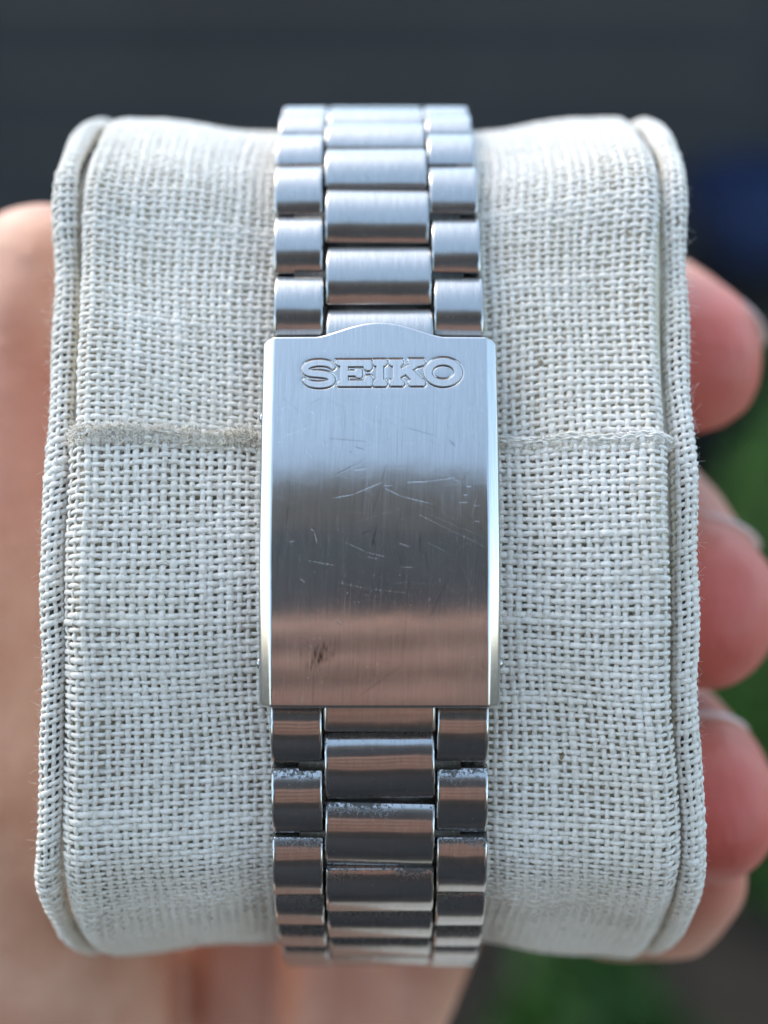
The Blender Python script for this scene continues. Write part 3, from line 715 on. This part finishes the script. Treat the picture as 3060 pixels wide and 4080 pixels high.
for tp, up, sz in ((tips[1], (2.2, 5.0, 7.4), 4.3), (tips[2], (.8, 4.5, 6.8), 4.2), ((31, 35, -30.5), (1.5, 1.5, 4.6), 3.4), (tips[0], (4.6, 5.2, 5.4), 4.2)):
    bm = bmesh.new(); bmesh.ops.create_uvsphere(bm, u_segments=20, v_segments=12, radius=1)
    for v in bm.verts: v.co = Vector((v.co.x*sz, v.co.y*sz*1.25, v.co.z*.9-.10*v.co.x**2*sz))*MM
    for f in bm.faces: f.smooth = True
    me = bpy.data.meshes.new('fingernail'); bm.to_mesh(me); bm.free()
    o = link('fingernail', me, M_NAIL, person); nrm = Vector((up[0]*.6, up[1]*.35, up[2])).normalized()
    o.matrix_local = Matrix.Translation((Vector(tp)+Vector(up))*MM) @ nrm.to_track_quat('Z', 'Y').to_matrix().to_4x4()

# ------------------------------------------------------------------ what the steel mirrors: the one taking the picture
CM = Matrix.Translation(camo.location) @ Matrix.Rotation(-PITCH, 4, 'X')         # x right, y away from the viewer, z up, from the lens
phone = empty('smartphone', CM)
tag(phone, 'dark phone taking the picture, mirrored as the dark band across the clasp', 'phone')
bm = bmesh.new(); bmesh.ops.create_cube(bm, size=1)
for v in bm.verts: v.co = Vector((v.co.x*78-12, v.co.y*8-13, v.co.z*160-43))*MM
bmesh.ops.bevel(bm, geom=bm.edges[:], offset=.0038, segments=4, affect='EDGES')
me = bpy.data.meshes.new('phone_body'); bm.to_mesh(me); bm.free()
link('phone_body', me, plain('phone_back', (.05, .044, .038), .5, .4), phone)
bm = bmesh.new(); bmesh.ops.create_cone(bm, cap_ends=True, segments=40, radius1=.0085, radius2=.0078, depth=.003, matrix=Matrix.Translation((0, -.0078, 0)) @ Matrix.Rotation(R(90), 4, 'X'))
me = bpy.data.meshes.new('lens_ring'); bm.to_mesh(me); bm.free(); link('lens_ring', me, plain('lens_ring_black', (.01, .01, .011), .25, .5), phone)
photographer = empty('person', CM)
tag(photographer, 'photographer behind the phone, mirrored as brown finger stripes low on the clasp', 'person')
fch = []
for k, (z0, r) in enumerate(((-15.5, 7.2), (-32, 7.4), (-49, 7.2), (-65, 6.2))):
    fch.append([((45, -24, z0-2), r+1.2), ((34, -8, z0), r+.4), ((14, -4+.5*k, z0-1), r), ((-10, -4, z0-2-k), r*.95), ((-26, -5, z0-3-k), r*.85)])
fch.append([((45, -24, -15), 9), ((48, -32, -40), 14), ((48, -34, -66), 13)])
fch.append([((48, -34, -66), 18), ((60, -60, -130), 22), ((120, -160, -260), 30), ((190, -330, -330), 42)])
capsule_body('hand', fch, 1.8, M_SKIN, photographer, None, 5)
photographer_body = photographer                   # head and body stand upright
up_ = Matrix.Rotation(PITCH, 4, 'X')
def upright(o): o.matrix_local = up_; return o
hx = [[((0, -262, 135), 58), ((0, -275, 195), 76), ((0, -290, 225), 80)], [((0, -300, 140), 54), ((0, -330, 70), 56)]]
upright(capsule_body('head', hx, 6, M_SKIN, photographer, None, 6))
tx = [[((-170, -350, 40), 62), ((0, -340, 60), 70), ((170, -350, 40), 62)], [((-100, -350, -20), 110), ((-100, -350, -420), 120)], [((100, -350, -20), 110), ((100, -350, -420), 120)], [((0, -330, -20), 110), ((0, -330, -420), 120)], [((195, -350, 30), 60), ((240, -330, -220), 52), ((150, -200, -210), 44)], [((-195, -350, 30), 60), ((-240, -330, -240), 52), ((-110, -90, -260), 42)]]
upright(capsule_body('shirt', tx, 9, plain('dark_shirt', (.05, .052, .058), .9, .1), photographer, None, 6))
lx_ = [[((-95, -350, -430), 105), ((-100, -330, -800), 104), ((-105, -350, -1100), 98)], [((95, -350, -430), 105), ((100, -330, -800), 104), ((105, -350, -1100), 98)]]
upright(capsule_body('trousers', lx_, 10, plain('dark_trousers', (.045, .045, .05), .9, .1), photographer, None, 6))
for s_ in (-1, 1): upright(capsule_body('shoe', [[((s_*108, -360, -1150), 46), ((s_*115, -270, -1162), 40)]], 8, plain('shoe_leather', (.03, .025, .02), .6, .3), photographer, None, 3))
# unseen broad-brimmed hat, added for the tan band in the steel: brim and crown as one turned shape
prf = [(0, 128), (60, 124), (92, 104), (100, 60), (103, 22), (112, 12), (150, 2), (200, -14), (203, -19), (198, -21), (150, -6), (105, 4), (0, 6)]
V = []; 
for r_, z_ in prf:
    for k in range(48): V.append((r_*math.cos(k*math.pi/24), -285+r_*1.05*math.sin(k*math.pi/24)-z_*.10, 208+z_-.04*(r_*math.sin(k*math.pi/24))))
upright(link('added_hat', mesh('added_hat', np.array(V), grid_faces(len(prf), 48, True)), plain('tan_canvas', (.46, .37, .23), .9, .1, c2=(.52, .42, .27), scale=60), photographer))

# ------------------------------------------------------------------ background: low shrubs in the bed and a dark blue box on the road
def leaf_mat(name, a, b_):
    m = plain(name, a, .55, .3, c2=b_, scale=9); return m
LEAVES = [leaf_mat('leaf_dark', (.016, .05, .007), (.032, .09, .012)), leaf_mat('leaf_mid', (.020, .06, .007), (.045, .12, .015))]
M_STEM = plain('stem', (.05, .04, .025), .9)
def shrub(loc, rad, h, n, lm, seed, label):
    g = np.random.default_rng(seed); root = empty('shrub', Matrix.Translation(loc)); tag(root, label, 'shrub', 'shrubs in the bed behind the pillow')
    d = g.normal(size=(n, 3)); d /= np.linalg.norm(d, axis=1, keepdims=True); d[:, 2] = np.abs(d[:, 2])
    c = d*(g.uniform(.45, 1, (n, 1))**.5)*np.array([rad, rad, h])*(1+.2*np.sin(d[:, :1]*5+seed))
    a = g.normal(size=(n, 3)); a /= np.linalg.norm(a, axis=1, keepdims=True); b_ = np.cross(a, g.normal(size=(n, 3))); b_ /= np.linalg.norm(b_, axis=1, keepdims=True)
    nn = np.cross(a, b_); L = g.uniform(18, 34, (n, 1)); W_ = L*.3
    pts = np.stack([c-a*L, c+b_*W_+nn*2, c+a*L, c-b_*W_+nn*2], 1).reshape(-1, 3)
    link('foliage', mesh('foliage', pts, np.arange(n*4).reshape(-1, 4), False), lm, root)['kind'] = 'stuff'
    st = []
    for _ in range(14):
        e = c[g.integers(n)]; q = np.linspace(0, 1, 6)[:, None]; st.append(np.array([0, 0, 0])*(1-q)+e*q+np.array([0, 0, 30])*np.sin(q*3))
    tv, tf = tubes(st, np.full(14, 4.), 5); link('stem', mesh('stem', tv, tf), M_STEM, root)
shrub((.50, 1.62, .03), 200, 640, 2600, LEAVES[1], 1, 'blurred green shrub in the bed behind the right fingertips')
shrub((.20, 1.02, .03), 150, 330, 1500, LEAVES[0], 2, 'blurred dark green shrub showing below the pillow bottom right of the bracelet')
box = empty('storage_box', Matrix.Translation((1.22, 2.72, .03)))
tag(box, 'blurred black box with dark blue lid beyond the upper right pillow edge', 'box')
def bevbox(name, sx, sy, sz, z, m, par, bev=.03):
    bm = bmesh.new(); bmesh.ops.create_cube(bm, size=1)
    for v in bm.verts: v.co = Vector((v.co.x*sx, v.co.y*sy, v.co.z*sz+z))
    bmesh.ops.bevel(bm, geom=bm.edges[:], offset=bev, segments=3, affect='EDGES')
    me = bpy.data.meshes.new(name); bm.to_mesh(me); bm.free(); return link(name, me, m, par)
bevbox('box_body', 1.2, .4, .50, .26, plain('black_plastic', (.006, .006, .007), .6, .2), box)
bevbox('lid', 1.26, .46, .12, .575, plain('dark_blue_plastic', (.007, .016, .05), .6, .2), box)
